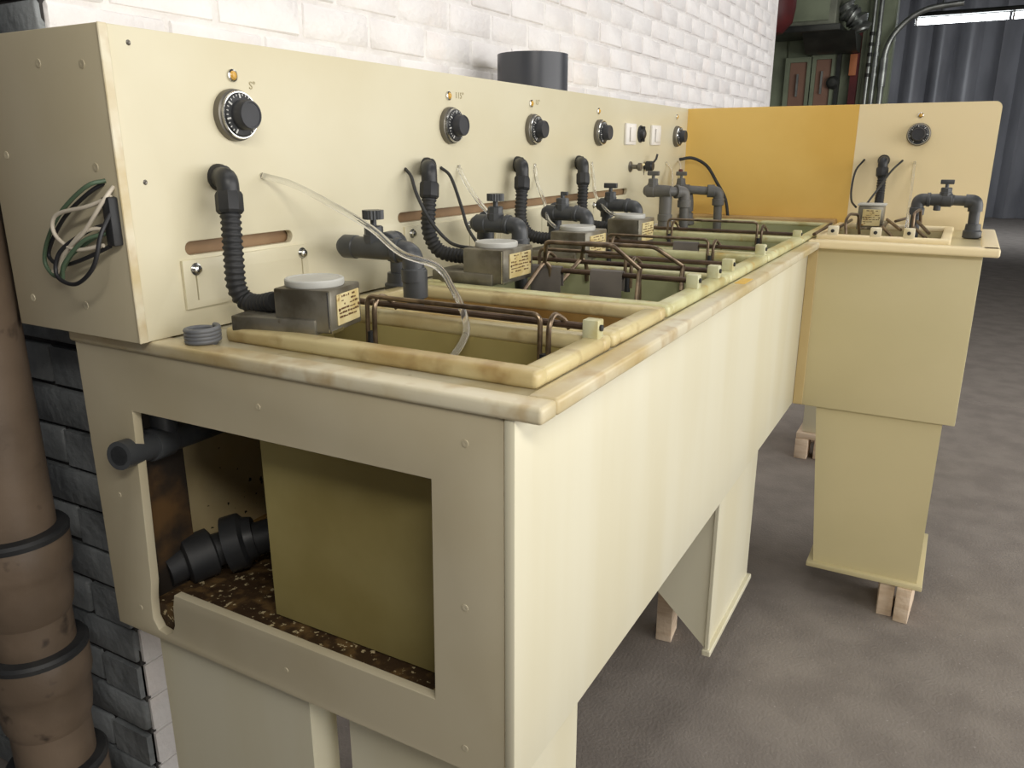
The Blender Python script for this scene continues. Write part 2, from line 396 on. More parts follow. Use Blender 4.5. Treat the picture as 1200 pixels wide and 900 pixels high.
# rounded outer rim
rim = B()
rim.box(-.006, .030, -.0326, .735, ZT - .002, 1.1165, .005, 3)
rim.box(.0303, 1.7156, -.0326, .004, ZT - .002, 1.1168, .005, 3)
part('rim', rim, 'rim', sink)
# deck strips around the wells
OPEN = [(.083, .235, 'well_yellow', 'frame'), (.300, .452, 'well_brown', 'frame'), (.520, .828, 'well_green', 'gframe'),
        (.895, 1.165, 'well_green', 'gframe'), (1.235, 1.622, 'well_green', 'gframe'), (1.690, 2.200, 'well_green', 'gframe')]
YO0, YO1 = .034, .448
dk = B()
dk.box(.028, .074, .002, .56, ZT, 1.114); dk.box(.074, XF, YO1 + .009, .56, ZT, 1.114); dk.box(.074, XF, .002, YO0 - .009, ZT, 1.114)
for a, b in zip(OPEN, OPEN[1:] + [(XF, XF, '', '')]): dk.box(a[1] + .009, b[0] - (.009 if b[2] else 0), YO0 - .009, YO1 + .009, ZT, 1.114)
part('deck', dk, 'deck', sink)
for (x0, x1, wm, fm) in OPEN:
    t = .030; g = .0015; fr = B()
    zt = 1.134 if x0 < 1.6 else 1.128
    fr.box(x0 - t, x0, YO0 - t, YO1 + t, 1.113, zt, .007, 3); fr.box(x1, x1 + t, YO0 - t, YO1 + t, 1.113, zt, .007, 3)
    fr.box(x0 - .008, x1 + .008, YO0 - t, YO0, 1.113, zt, .007, 3); fr.box(x0 - .008, x1 + .008, YO1, YO1 + t, 1.113, zt, .007, 3)
    part('compartment_frame', fr, fm, sink)
    wl = B(); e = .007; zb = ZB + .064; ztp = 1.1145
    wl.box(x0 - e, x0 - .0005, YO0 - e, YO1 + e, zb, ztp); wl.box(x1 + .0005, x1 + e, YO0 - e, YO1 + e, zb, ztp)
    wl.box(x0, x1, YO0 - e, YO0, zb, ztp); wl.box(x0, x1, YO1, YO1 + e, zb, ztp); wl.box(x0 - e, x1 + e, YO0 - e, YO1 + e, zb - e, zb)
    part('well', wl, wm, sink)
part('tape_mark', B().box(.86, .93, -.024, -.004, 1.1166, 1.1174), 'tape', sink, 'small yellow tape patch on the rim')
part('far_ledge', B().box(2.236, 2.294, .004, .545, 1.1145, 1.137, .004), 'ledge', sink, 'brown stained ledge below the amber panel')
# pedestals below the body
def pedestal(x0, x1, prof, m='cream'):
    p = part('pedestal', B().prism(prof, 'x', x0, x1), m, sink)
    return p
pedestal(.020, .072, [(.345, .05), (.662, .05), (.662, ZB), (.345, ZB)], 'cream')
pedestal(.045, .295, [(.052, .05), (.295, .05), (.295, ZB), (.052, ZB)], 'cream')
pp = pedestal(1.11, 1.54, [(.052, .13), (.19, .262), (.43, .262), (.43, ZB), (.052, ZB)])
part('base_flange', B().box(1.10, 1.55, .040, .062, .118, .134, .002, 1), 'cream', pp)
part('corner_strip', B().box(1.106, 1.118, .046, .058, .13, ZB, .002, 1), 'cream', pp)
# rod support blocks fixed to the frames
RODS = [(.240, 1.146), (.672, 1.146), (.802, 1.146), (.905, 1.146), (1.192, 1.146), (1.640, 1.140)]
for (x, z) in RODS:
    b = B().box(x - .0095, x + .0095, .010, .032, 1.130, z + .011, .002)
    k = part('rod_block', b, 'block', sink)
    part('set_screw', B().lathe([(.0042, 0), (.0042, .003), (0, .0035)], (x - .002, .010, z + .001), (0, -1, 0), 10), 'black', k)

# ================================================================== WING SINK
LW, WW = 1.7223, -.4301
wing = thing('wing_sink', 'short cream plastic sink set crosswise at the far end of the long sink', 'sink', (2.0, -.22, 0))
wb = B(); wb.box(LW, LW + .014, WW, -.0004, ZB, ZT, .0025); wb.box(LW + .0145, XF, WW, WW + .014, ZB, ZT, .004)
part('body', wb, 'wingc', wing)
part('seam_strip', B().box(LW - .0025, LW + .001, -.027, -.0006, ZB + .002, ZT, .001, 1), 'seam', wing)
part('bottom_panel', B().box(LW + .002, XF, WW + .002, -.002, ZB - .001, ZB + .012, .003), 'wingc', wing)
wr_ = B(); wr_.box(LW - .032, LW + .012, WW - .036, -.001, ZT, 1.122, .006, 3); wr_.box(LW - .030, XF, WW - .036, WW + .006, ZT, 1.122, .006, 3)
part('rim', wr_, 'wingp', wing)
WO = (1.800, 2.19, -.325, -.035)
wd = B(); wd.box(LW + .010, WO[0] - .009, WW, -.002, ZT, 1.114); wd.box(WO[1] + .009, XF, WW, -.002, ZT, 1.114)
wd.box(WO[0] - .009, WO[1] + .009, WW, WO[2] - .009, ZT, 1.114); wd.box(WO[0] - .009, WO[1] + .009, WO[3] + .009, -.002, ZT, 1.114)
part('deck', wd, 'wingc', wing)
wf = B(); t = .026
wf.box(WO[0] - t, WO[0], WO[2] - t, WO[3] + t, 1.113, 1.132, .006, 3); wf.box(WO[1], WO[1] + t, WO[2] - t, WO[3] + t, 1.113, 1.132, .006, 3)
wf.box(WO[0] - .006, WO[1] + .006, WO[2] - t, WO[2], 1.113, 1.132, .006, 3); wf.box(WO[0] - .006, WO[1] + .006, WO[3], WO[3] + t, 1.113, 1.132, .006, 3)
part('compartment_frame', wf, 'wingp', wing)
wl = B(); e = .007
wl.box(WO[0] - e, WO[0] - .0005, WO[2] - e, WO[3] + e, .67, 1.1145); wl.box(WO[1] + .0005, WO[1] + e, WO[2] - e, WO[3] + e, .67, 1.1145)
wl.box(WO[0], WO[1], WO[2] - e, WO[2], .67, 1.1145); wl.box(WO[0], WO[1], WO[3], WO[3] + e, .67, 1.1145); wl.box(WO[0], WO[1], WO[2], WO[3], .663, .67)
part('well', wl, 'wingc', wing)
wp = part('pedestal', B().prism([(-.066, ZB), (-.108, .125), (-.400, .125), (-.400, ZB)], 'x', 1.738, 2.10), 'wingc', wing)
part('base_flange', B().box(1.722, 2.115, -.416, -.090, .112, .128, .003), 'wingc', wp)
WBLK = [(-.052, 1.138), (-.164, 1.138), (-.248, 1.140)]
for (y, z) in WBLK:
    b = part('rod_block', B().box(1.775, 1.800, y - .014, y + .014, 1.128, z + .017, .003), 'wblock', wing)
    part('set_screw', B().lathe([(.005, 0), (.005, .003), (0, .0035)], (1.775, y, z + .004), (-1, 0, 0), 10), 'black', b)

# ================================================================== BACKSPLASH
XS, YS, YB, ZS = -.0137, .5525, .82, 1.5067
ZB0 = 1.117
bs = thing('control_backsplash', 'cream plastic backsplash housing with round dials, an amber section and a cream end panel', 'control panel', (1.1, .68, ZB0))
def slot(x0, x1, z, h):
    r = h / 2; p = []
    for k in range(9): a = PI / 2 + PI * k / 8; p.append((x0 + r + r * math.cos(a), z + r * math.sin(a)))
    for k in range(9): a = -PI / 2 + PI * k / 8; p.append((x1 - r + r * math.cos(a), z + .0 + r * math.sin(a)))
    return p
fp = plate([(XS + .004, ZB0), (XF, ZB0), (XF, ZS), (XS + .004, ZS)], [slot(.066, .270, 1.232, .019), slot(.545, 1.72, 1.240, .019)], 'y', YS, YS + .012, .001)
part('front_panel', fp, 'panel', bs)
be = part('end_panel', B().box(XS - .008, XS + .004, YS + .001, YB, ZB0, ZS, .002), 'endp', bs)
for (y, z) in ((.678, 1.467), (.59, 1.462), (.783, 1.355), (.592, 1.341), (.778, 1.159), (.656, 1.159)):
    part('screw', B().lathe([(.0055, 0), (.0052, .0007), (.003, .0009), (0, .0003)], (XS - .008, y, z), (-1, 0, 0), 12), 'endp', be)
part('top_panel', B().box(XS + .0045, XF, YS + .0125, YB - .0105, ZS - .009, ZS - .0005), 'panel', bs)
part('back_panel', B().box(XS + .004, XF, YB - .010, YB, ZB0, ZS), 'panel', bs)
part('corner_edge', B().box(XS - .009, XS + .004, YS - .003, YS + .0, ZB0, ZS, .001, 1), 'rim', bs)
part('slot_backing', B().box(.05, 1.75, YS + .014, YS + .020, 1.22, 1.26), 'brownslot', bs, 'brown sheet showing through the slots')
part('panel_screw', B().lathe([(.0035, 0), (.002, .0015), (0, .001)], (.018, YS, 1.488), (0, -1, 0), 10), 'pewter', bs)
part('panel_screw', B().lathe([(.0035, 0), (.002, .0015), (0, .001)], (.017, YS, 1.322), (0, -1, 0), 10), 'pewter', bs)
# crosswise part of the backsplash
part('amber_panel', B().box(XF, XF + .018, -.025, .5525 + .02, 1.10, ZS, .001, 1), 'amber', bs, 'amber plastic section of the backsplash')
rc = [(-.025, 1.10), (-.025, ZS)]
for k in range(7): a = PI / 2 + (PI / 2) * k / 6; rc.append((WW + .02 + .02 * math.cos(a), ZS - .02 + .02 * math.sin(a)))
rc.append((WW, 1.10))
part('wing_panel', B().prism(rc, 'x', XF, XF + .018), 'wingp', bs)
# sliding adjuster plates
def adj(x0, x1, z0, z1):
    a = plate([(x0, z0), (x1, z0), (x1, z1), (x0, z1)], [slot(x0 + .018, x0 + .0215, z0 + .0, .003) if False else [(x0 + .019, z0 + .010), (x0 + .0215, z0 + .010), (x0 + .0215, z1 - .02), (x0 + .019, z1 - .02)],
               [(x1 - .0145, z0 + .010), (x1 - .012, z0 + .010), (x1 - .012, z1 - .02), (x1 - .0145, z1 - .02)]], 'y', YS - .0052, YS - .0003, .0006)
    p = part('adjuster_plate', a, 'panel', bs)
    for bx in (x0 + .020, x1 - .013):
        part('bolt', B().lathe([(.0088, 0), (.0088, .0016), (.0056, .0018), (.0056, .007), (.004, .008), (0, .008)], (bx, YS - .0052, z1 - .013), (0, -1, 0), 14), 'chrome', p)
adj(.055, .295, 1.150, 1.217); adj(.56, .80, 1.150, 1.222); adj(.90, 1.14, 1.152, 1.224); adj(1.22, 1.46, 1.152, 1.226)

def dial(o, d, ticks=True):
    d = Vector(d); o = Vector(o)
    D = part('thermostat_dial', B().lathe([(.035, 0), (.0355, .004), (.0345, .010), (.031, .012)], o, d, 36), 'pewter', bs, 'round black thermostat dial')
    part('chrome_ring', B().lathe([(.0315, .010), (.0325, .014), (.0315, .0165), (.0300, .0165), (.0300, .010)], o, d, 36), 'chrome', D)
    part('dial_face', B().lathe([(.0302, .010), (.0302, .0150), (.0275, .0185), (.019, .0200)], o, d, 36), 'black', D)
    part('knob', B().lathe([(.0205, .018), (.0200, .034), (.0185, .0365), (.0165, .0365), (.0160, .0355), (0, .0355)], o, d, 36), 'knob', D)
    u = d.cross(Vector((0, 0, 1))).normalized(); v = Vector((0, 0, 1)); tk = B()
    for k in range(26):
        a = math.radians(-60 + k * 300 / 25); c, s_ = math.cos(a), math.sin(a)
        big = k % 4 == 0; r0 = .0225 if big else .0255; r1 = .0285; wd_ = .0012 if big else .0006
        rad = u * c + v * s_; tan = -u * s_ + v * c
        q = [o + d * (.0197 if r < .024 else .0188) + rad * r + tan * w2 for r, w2 in ((r0, -wd_), (r0, wd_), (r1, wd_), (r1, -wd_))]
        tk.add(q + [p + d * .0004 for p in q], [(0, 1, 2, 3), (4, 5, 6, 7), (0, 1, 5, 4), (1, 2, 6, 5), (2, 3, 7, 6), (3, 0, 4, 7)])
    part('dial_marks', tk, 'whiteprint', D)
def lamp(o, d):
    l = part('indicator_light', B().lathe([(.0085, 0), (.0085, .003), (.0065, .004), (.0065, .001)], o, d, 18), 'chrome', bs)
    part('lens', B().lathe([(.0064, .001), (.0062, .004), (.0035, .0065), (0, .007)], o, d, 16), 'amberlens', l)
DN = (0, -1, 0)
for x in (.172, .725, 1.080, 1.480, 2.170): dial((x, YS, 1.409), DN)
for x, z in ((.176, 1.462), (.723, 1.465), (1.073, 1.467), (1.473, 1.466), (2.166, 1.474)): lamp((x, YS, z), DN)
dial((XF, -.211, 1.411), (-1, 0, 0)); lamp((XF, -.209, 1.469), (-1, 0, 0))
part('pencil_mark', text('115\u00b0', .017, (.748, YS - .0003, 1.462), (1, 0, 0), (0, 0, 1)), 'pencil', bs)
part('pencil_mark', text('15\u00b0', .016, (1.096, YS - .0003, 1.466), (1, 0, 0), (0, 0, 1)), 'pencil', bs)
part('pencil_mark', text('S\u00b0', .015, (.206, YS - .0003, 1.446), (1, 0, 0), (0, 0, 1)), 'pencil', bs)
for x in (1.718, 1.946):
    s = part('timer_switch', B().box(x - .044, x + .040, YS - .008, YS, 1.378, 1.440, .002), 'white', bs)
    part('rocker', B().box(x - .018, x + .026, YS - .0135, YS - .009, 1.388, 1.430, .002), 'white', s)
kb = part('selector_knob', B().lathe([(.026, 0), (.026, .003), (.017, .004), (.014, .015), (.008, .018), (0, .018)], (1.812, YS, 1.411), DN, 24), 'black', bs)
part('pointer', B().box(1.809, 1.815, YS - .016, YS - .003, 1.388, 1.434, .002), 'black', kb)
for i, x in enumerate((1.735, 1.862)):
    k = part('toggle_valve', B().lathe([(.010, 0), (.010, .006), (.016, .008), (.016, .026), (.013, .030), (0, .030)] if i else [(.016, 0), (.016, .003), (.007, .006), (.007, .022), (.012, .028), (.012, .036), (0, .037)], (x, YS, 1.313), DN, 16), 'black' if i else 'pewter', bs)
    part('lever', B().tube([(x + .006, YS - .022, 1.317), (x + .020, YS - .032, 1.335), (x + .024, YS - .034, 1.350)] if i else [(x, YS - .03, 1.313), (x + .03, YS - .034, 1.320)], .0035, 8), 'black' if i else 'brass', k)
part('label_mark', B().box(1.858, 1.862, YS - .0006, YS, 1.285, 1.297), 'black', bs)

# ---- duct stub standing on the backsplash top
b = B().lathe([(.094, 0), (.094, .098), (.088, .098), (.088, .0)], (1.335, .686, ZS), (0, 0, 1), 48)
single('duct_stub', b, 'stub', 'short wide dark grey duct pipe standing on top of the backsplash', 'pipe')

# ================================================================== FLEXIBLE CONDUITS
def conduit(fl, down, hose, label, d=DN, rr=.0125):
    fl = Vector(fl); t = thing('flexible_conduit', label, 'conduit', (fl.x, fl.y, fl.z), 'corrugated conduits on the backsplash')
    down = Vector(down)
    d = Vector(d)
    part('wall_flange', B().lathe([(.0185, 0), (.0185, .006), (.0165, .010), (.0165, .014)], fl, d, 20), 'rubber', t)
    mid = Vector((down.x, down.y, fl.z - .001))
    part('elbow', B().tube(fillet([fl + d * .004, mid, down], .020, 8), .0150, 16), 'black', t)
    dr = (Vector(hose[0]) - down).normalized()
    part('gland_nut', B().lathe([(.0165, -.004), (.0185, .000), (.0185, .022), (.0155, .026)], down, dr, 8), 'rubber', t, ang=25)
    hp = resample(spline([down + dr * .02] + [Vector(p) for p in hose], 10), .0021)
    part('hose', B().tube(hp, lambda i: rr + (.0017 if i % 4 in (0, 1) else -.0004), 16), 'rubber', t, ang=60)
conduit((.134, YS, 1.325), (.116, .514, 1.303), [(.110, .508, 1.268), (.103, .502, 1.215), (.1, .498, 1.180), (.104, .488, 1.161), (.103, .462, 1.158), (.098, .425, 1.166)],
        'corrugated black conduit bending down to the steel box beside the grey hose coil')
conduit((.640, YS, 1.330), (.598, .516, 1.300), [(.590, .513, 1.262), (.583, .510, 1.215), (.592, .496, 1.180), (.600, .462, 1.170), (.602, .40, 1.172)],
        'corrugated black conduit between two thin black wires below the second dial')
conduit((1.005, YS, 1.330), (.965, .516, 1.300), [(.955, .512, 1.262), (.945, .508, 1.21), (.950, .49, 1.178), (.955, .455, 1.170), (.955, .405, 1.172)],
        'corrugated black conduit below the third dial from the wire bundle')
conduit((1.345, YS, 1.330), (1.300, .516, 1.300), [(1.293, .512, 1.262), (1.285, .508, 1.21), (1.280, .49, 1.178), (1.272, .455, 1.172), (1.268, .405, 1.172)],
        'corrugated black conduit below the fourth dial, the one nearest the white switches')
conduit((XF, -.118, 1.330), (2.258, -.120, 1.305), [(2.255, -.122, 1.268), (2.240, -.124, 1.215), (2.200, -.126, 1.180), (2.12, -.126, 1.172), (2.065, -.126, 1.172)],
        'corrugated black conduit on the cream crosswise backsplash panel', (-1, 0, 0))

# ================================================================== HEATER BOXES
def heater(x0, w, yf, ln, label, rot=0.0, z0=1.134, h=.060, body='steel', lidn=True, face='y'):
    """box with front plate facing -y (local), origin at its near front bottom corner"""
    t = thing('heater_box', label, 'heater', (x0, yf, z0), 'steel heater boxes on the wells')
    R_ = Matrix.Translation((x0, yf, z0)) @ Matrix.Rotation(rot, 4, 'Z')
    def tr(b):
        for v in b.v: v.xyz = R_ @ v
        return b
    part('body', tr(B().box(0, w, 0, ln, .0, h, .0025)), body, t)
    part('base_tray', tr(B().box(-.004, w + .004, .022, ln + .065, -.004, .017, .002)), body, t)
    part('edge_strip', tr(B().box(-.0012, .0, .002, .004, .002, h - .002).box(-.001, .03, -.001, .0, -.0, .004)), 'chrome', t)
    if lidn:
        l = part('lid', tr(B().lathe([(.038, h), (.039, h + .002), (.039, h + .008), (.0375, h + .0095), (.034, h + .0095), (.033, h + .0088), (0, h + .0088)], (w / 2, ln / 2 + .004, 0), (0, 0, 1), 40)), 'lid', t)
    p = part('name_plate', tr(B().box(w * .18, w * .90, -.0022, .0, h * .14, h * .86, .0006, 1)), 'brass', t, 'gilt name plate with worn print')
    rows_ = B(); rnd = random.Random(int(x0 * 1000))
    for r in range(6):
        zz = h * .78 - r * h * .095; xx = w * (.30 + .05 * rnd.random()) if r < 2 else w * .22
        xe = w * (.78 if r < 2 else .86)
        while xx < xe:
            l_ = rnd.uniform(.002, .009)
            if rnd.random() < .72: rows_.box(xx, min(xx + l_, xe), -.0026, -.0021, zz, zz + rnd.uniform(.0012, .0028))
            xx += l_ + rnd.uniform(.001, .003)
    part('print', tr(rows_), 'print', p)
    for sx in (.22, .86): part('rivet', tr(B().lathe([(.0022, 0), (.0018, .0012), (0, .0015)], (w * sx, -.0022, h * .5), (0, -1, 0), 8)), 'print', p)
    return t
heater(.090, .084, .320, .082, 'tarnished steel heater box with round grey lid beside the coiled grey hose', math.radians(13), 1.134, .056)
heater(.535, .110, .320, .084, 'tarnished steel heater box with round lid, first one beyond the empty brown well')
heater(.886, .116, .320, .084, 'tarnished steel heater box with round lid, middle of the three close together')
heater(1.206, .110, .320, .084, 'tarnished steel heater box at the far end of the row, below the white switches', 0, 1.134, .064)
# wing heater: its plate faces the near end
t = heater(2.000, .070, -.090, .060, 'small steel heater box with tan plate on the crosswise sink', -PI / 2, 1.132, .068, lidn=False)
part('lid', B().box(1.996, 2.064, -.164, -.086, 1.2005, 1.207, .002), 'lid', t)

# ================================================================== VALVES
def ring(b, c, d, r, l): return b.lathe([(r - .0015, -l / 2), (r, -l / 2 + .0015), (r, l / 2 - .0015), (r - .0015, l / 2)], c, d, 20)
def valve(label, axis0, axis1, hpos, drop, union=None, branch=None, handle='tee', r=.0148, m='pvc', hh=.062):
    a0, a1, hpos = Vector(axis0), Vector(axis1), Vector(hpos); d = (a1 - a0).normalized()
    t = thing('pipe_valve', label, 'valve', (hpos.x, hpos.y, 1.114), 'grey plastic pipe valves along the backsplash')
    b = B().lathe([(r * .72, 0), (r * .95, .004), (r * 1.02, .010), (r * 1.02, .030), (r * 1.12, .031), (r * 1.12, (a1 - a0).length - .03), (r, (a1 - a0).length)], a0, d, 24)
    ring(b, a0 + d * .022, d, r * 1.22, .026); part('valve_body', b, m, t)
    zb = hpos.z
    part('bonnet', B().lathe([(.0165, r * .5), (.0165, r + .006), (.0150, r + .007), (.0150, r + .018), (.0125, r + .020)], hpos, (0, 0, 1), 10), m, t, ang=25)
    H = part('handle', B().lathe([(.005, r + .018), (.005, r + .030)], hpos, (0, 0, 1), 12), m, t)
    if handle == 'tee':
        part('grip', B().box(hpos.x - .006, hpos.x + .006, hpos.y - .018, hpos.y + .018, zb + r + .029, zb + r + .042, .002), m, H)
    elif handle == 'knob':
        g = B(); pr = []
        for k in range(40):
            a = 2 * PI * k / 40; q = .0170 if k % 2 else .0155
            pr.append((hpos.x + q * math.cos(a), hpos.y + q * math.sin(a)))
        part('grip', g.prism(pr, 'z', zb + r + .030, zb + r + .044), m, H)
    else:
        part('grip', B().box(hpos.x - .004, hpos.x + .004, hpos.y - .013, hpos.y + .004, zb + r + .026, zb + r + .034, .001), m, H)
    if drop:
        dp = [a1 - d * .012] + [Vector(p) for p in drop]
        part('drop_pipe', B().tube(fillet(dp, .022, 8), r * .88, 18), m, t)
        c = dp[1]; part('elbow', B().tube(fillet([c - (c - dp[0]).normalized() * .027, c, c + (dp[2] - c).normalized() * .030], .021, 8), r * 1.10, 20), m, t)
        e1 = (c - dp[0]).normalized(); e2 = (dp[2] - c).normalized()
        part('socket', ring(B(), c - e1 * .027, e1, r * 1.27, .010), m, t); part('socket', ring(B(), c + e2 * .034, e2, r * 1.27, .022), m, t)
    if union:
        u = [Vector(p) for p in union]
        part('riser_pipe', B().tube(fillet(u, .022, 8), r * .92, 18), m, t)
        if len(u) > 2: part('elbow', B().tube(fillet([u[-2] + (u[-3] - u[-2]).normalized() * .028, u[-2], u[-2] + (u[-1] - u[-2]).normalized() * .028], .021, 8), r * 1.2, 20), m, t)
        e_ = u[-1]; part('union_nut', B().lathe([(.022, 0), (.025, .002), (.025, .020), (.021, .023), (.0195, .040)], e_, (0, 0, 1), 16), m, t, ang=25)
    if branch:
        for q in branch: part('socket', ring(B(), q[0], q[1], q[2], q[3]), m, t)
    return t
# first valve, over the empty brown well
valve('dark grey pipe valve with knurled knob crossed by the long clear tube', (.335, .512, 1.212), (.335, .392, 1.212), (.335, .442, 1.212),
      [(.340, .372, 1.208), (.344, .370, 1.085)], [(.345, .452, 1.212), (.425, .470, 1.212), (.448, .482, 1.205), (.450, .484, 1.116)],
      [((.343, .3705, 1.160), (0, 0, 1), .0195, .045), ((.400, .464, 1.212), (1, .2, 0), .0200, .028)], 'knob', .0155)
valve('dark grey pipe valve with knurled knob behind the second steel heater box', (.700, .485, 1.222), (.700, .385, 1.222), (.700, .432, 1.222),
      [(.700, .378, 1.220), (.702, .374, 1.08)], [(.71, .45, 1.222), (.735, .475, 1.222), (.745, .482, 1.215), (.745, .484, 1.116)], None, 'knob')
valve('dark grey pipe valve with short lever stub behind the third steel heater box', (1.020, .490, 1.222), (1.020, .386, 1.222), (1.020, .440, 1.222),
      [(1.020, .378, 1.219), (1.022, .374, 1.08)], [(1.03, .45, 1.222), (1.055, .475, 1.222), (1.065, .482, 1.215), (1.065, .484, 1.116)], None, 'lever')
valve('dark grey pipe valve with tee handle behind the last steel heater box', (1.345, .492, 1.222), (1.345, .392, 1.222), (1.345, .455, 1.222),
      [(1.345, .380, 1.219), (1.347, .376, 1.08)], [(1.355, .455, 1.222), (1.38, .475, 1.222), (1.39, .482, 1.215), (1.39, .484, 1.116)], None, 'tee')
valve('weathered grey pipe valve with tee handle and short elbow, beside the amber panel', (1.700, .490, 1.244), (1.700, .405, 1.244), (1.700, .463, 1.244),
      [(1.745, .378, 1.240), (1.750, .376, 1.09)], [(1.712, .425, 1.244), (1.712, .425, 1.20), (1.712, .425, 1.116)], [((1.712, .425, 1.165), (0, 0, 1), .022, .02)], 'tee', .0160, 'pvcw')
valve('weathered grey pipe valve in front of the amber panel with a long sideways pipe', (2.03, .500, 1.235), (2.03, .45, 1.235), (2.03, .480, 1.235),
      [(2.075, .362, 1.228), (2.080, .360, 1.09)], [(2.04, .462, 1.235), (2.05, .458, 1.19), (2.05, .458, 1.116)], [((2.063, .385, 1.230), (.35, -1, 0), .021, .024)], 'tee', .0160, 'pvcw')
valve('dark grey pipe valve bridging from deck to well on the crosswise sink', (2.03, -.345, 1.222), (2.03, -.27, 1.222), (2.03, -.318, 1.222),
      [(2.03, -.248, 1.222), (2.03, -.246, 1.09)], [(2.03, -.335, 1.222), (2.03, -.398, 1.220), (2.03, -.400, 1.116)], [((2.03, -.30, 1.206), (0, 0, 1), .010, .03)], 'tee', .0160)

# ================================================================== SUPPORT RODS AND WIRE HANGERS
G1 = 'brown rods across the wells'
rl = ['brown metal rod across the near yellow well', 'brown metal rod carrying two dark grey clip plates', 'brown metal rod behind the rod with two clip plates',
      'brown metal rod between the trapezoid wire hangers and the single clip plate', 'brown metal rod with one clip plate near the last heater box', 'brown metal rod across the well nearest the amber panel']
for i, (x, z) in enumerate(RODS):
    y1 = .435 if i != 3 else .43
    zz = 1.146 if i < 5 else 1.140
    single('support_rod', B().tube([(x, .020, zz), (x, .15, zz), (x, .3, zz), (x, y1, zz)], .0048, 10), 'rod', rl[i], 'rod', G1)
def wire(b, pts, r=.0034, f=.012): return b.tube(fillet(pts, f, 5), r, 10)
G2 = 'wire hangers over the rods'
def bail(x, y0, y1, zt, zb, label, hk=1):
    t = thing('wire_hanger', label, 'hanger', (x, (y0 + y1) / 2, zb), G2)
    part('bail', wire(B(), [(x - .002, y0, zb), (x, y0, zt), (x, y1, zt), (x - .002, y1, zb)], .0034), 'bronze', t)
    for y in (y0, y1):
        s = -1
        part('hook', wire(B(), [(x - .001, y + s * .012, zb - .004), (x, y + s * .012, 1.150), (x + .014, y + s * .012, 1.164), (x + .036, y + s * .016, 1.152), (x + .040, y + s * .022, 1.140)], .0036, .012), 'bronze', t)
        part('tip', B().tube([(x - .002, y - .006, zb - .012), (x - .001, y - .006, zb + .018)], .0058, 10), 'rubber', t)
bail(.205, .355, .078, 1.163, 1.095, 'long rounded wire hanger lying over the near yellow well')
bail(.775, .372, .186, 1.170, 1.110, 'rounded wire hanger half hidden behind the trapezoid wire hangers')
bail(1.165, .385, .135, 1.164, 1.110, 'rounded wire hanger in front of the last steel heater box')
bail(1.605, .378, .122, 1.170, 1.110, 'rounded wire hanger across the well nearest the amber panel')
def trapezoid(x, ya, yb, yc, yd, zt, zm, label):
    t = thing('wire_hanger', label, 'hanger', (x, (ya + yd) / 2, 1.12), G2)
    part('frame', wire(B(), [(x + .055, ya, zm), (x, yb, zt), (x, yc, zt), (x + .055, yd, zm)], .0040, .010), 'bronze', t)
    for (y, s) in ((ya, 1), (yd, -1)):
        part('end_loop', wire(B(), [(x - .002, y + s * .016, 1.112), (x + .045, y + .002 * s, zm - .004), (x + .055, y, zm + .002), (x + .066, y - .006 * s, zm - .008), (x + .072, y - .006 * s, 1.105)], .0042, .012), 'bronze', t)
trapezoid(.600, .300, .270, .142, .112, 1.206, 1.160, 'trapezoid wire hanger standing over the two dark clip plates')
trapezoid(.748, .292, .262, .120, .080, 1.190, 1.150, 'trapezoid wire hanger just beyond the two dark clip plates')
G3 = 'dark clip plates hooked on the rods'
for (x, y0, y1, lb) in ((.672, .272, .335, 'dark grey clip plate on a rod, next to the second heater box'), (.672, .150, .212, 'dark grey clip plate on a rod, under the trapezoid wire hanger'),
                        (1.192, .165, .225, 'dark grey clip plate hanging alone on its rod')):
    z = 1.146
    p = [(x - .0075, z - .047), (x - .0075, z), (x - .0050, z + .0058), (x, z + .0082), (x + .0050, z + .0058), (x + .0075, z), (x + .0075, z - .03), (x + .0058, z - .03), (x + .0058, z - .001), (x + .0038, z + .0040), (x, z + .0058), (x - .0038, z + .0040), (x - .0058, z), (x - .0058, z - .047)]
    single('clip_plate', B().prism(p, 'y', y0, y1), 'clip', lb, 'clip', G3)
# rods and bent bars on the crosswise sink
G4 = 'bars on the crosswise sink'
for (y, z), lb in zip(WBLK, ('brown rod at the corner of the two sinks', 'brown rod beside the small steel heater box', 'brown rod below the pipe valve of the crosswise sink')):
    yy = y
    single('support_rod', B().tube([(1.785, yy, z + .004), (1.95, yy, z + .004), (2.195, yy, z + .004)], .0046, 10), 'rod', lb, 'rod', G4)
single('support_bar', B().tube([(1.70, -.014, 1.137), (1.80, -.022, 1.143), (1.92, -.026, 1.150)], .0046, 10), 'rod', 'brown bar running up onto the corner of the rims', 'rod', G4)
def bent(label, hook, *segs):
    t = thing('wire_hanger', label, 'hanger', segs[0][0], G4)
    part('bail', wire(B(), hook, .0042), 'bronze', t)
    for s in segs: part('arm', B().tube([Vector(s[0]).lerp(Vector(s[1]), k / 3) for k in range(4)], .0046, 8), 'bronze', t)
bent('bent wire hanger around the small steel heater box', [(1.86, -.080, 1.11), (1.87, -.072, 1.165), (1.90, -.078, 1.182), (1.94, -.098, 1.178), (1.95, -.105, 1.12)], ((1.95, -.176, 1.166), (1.85, -.222, 1.146)), ((1.90, -.172, 1.146), (1.80, -.206, 1.130)))
bent('bent wire hanger leaning below the pipe valve', [(1.90, -.250, 1.11), (1.90, -.248, 1.19), (1.935, -.262, 1.20), (1.95, -.265, 1.16)], ((1.95, -.257, 1.164), (1.85, -.294, 1.140)), ((1.90, -.258, 1.146), (1.80, -.289, 1.131)))
single('support_bar', B().tube([(2.0, -.196, 1.158), (2.05, -.21, 1.160), (2.1, -.222, 1.162)], .0042, 8), 'rod', 'short dark bar between the small heater box and the clear tube', 'rod', G4)

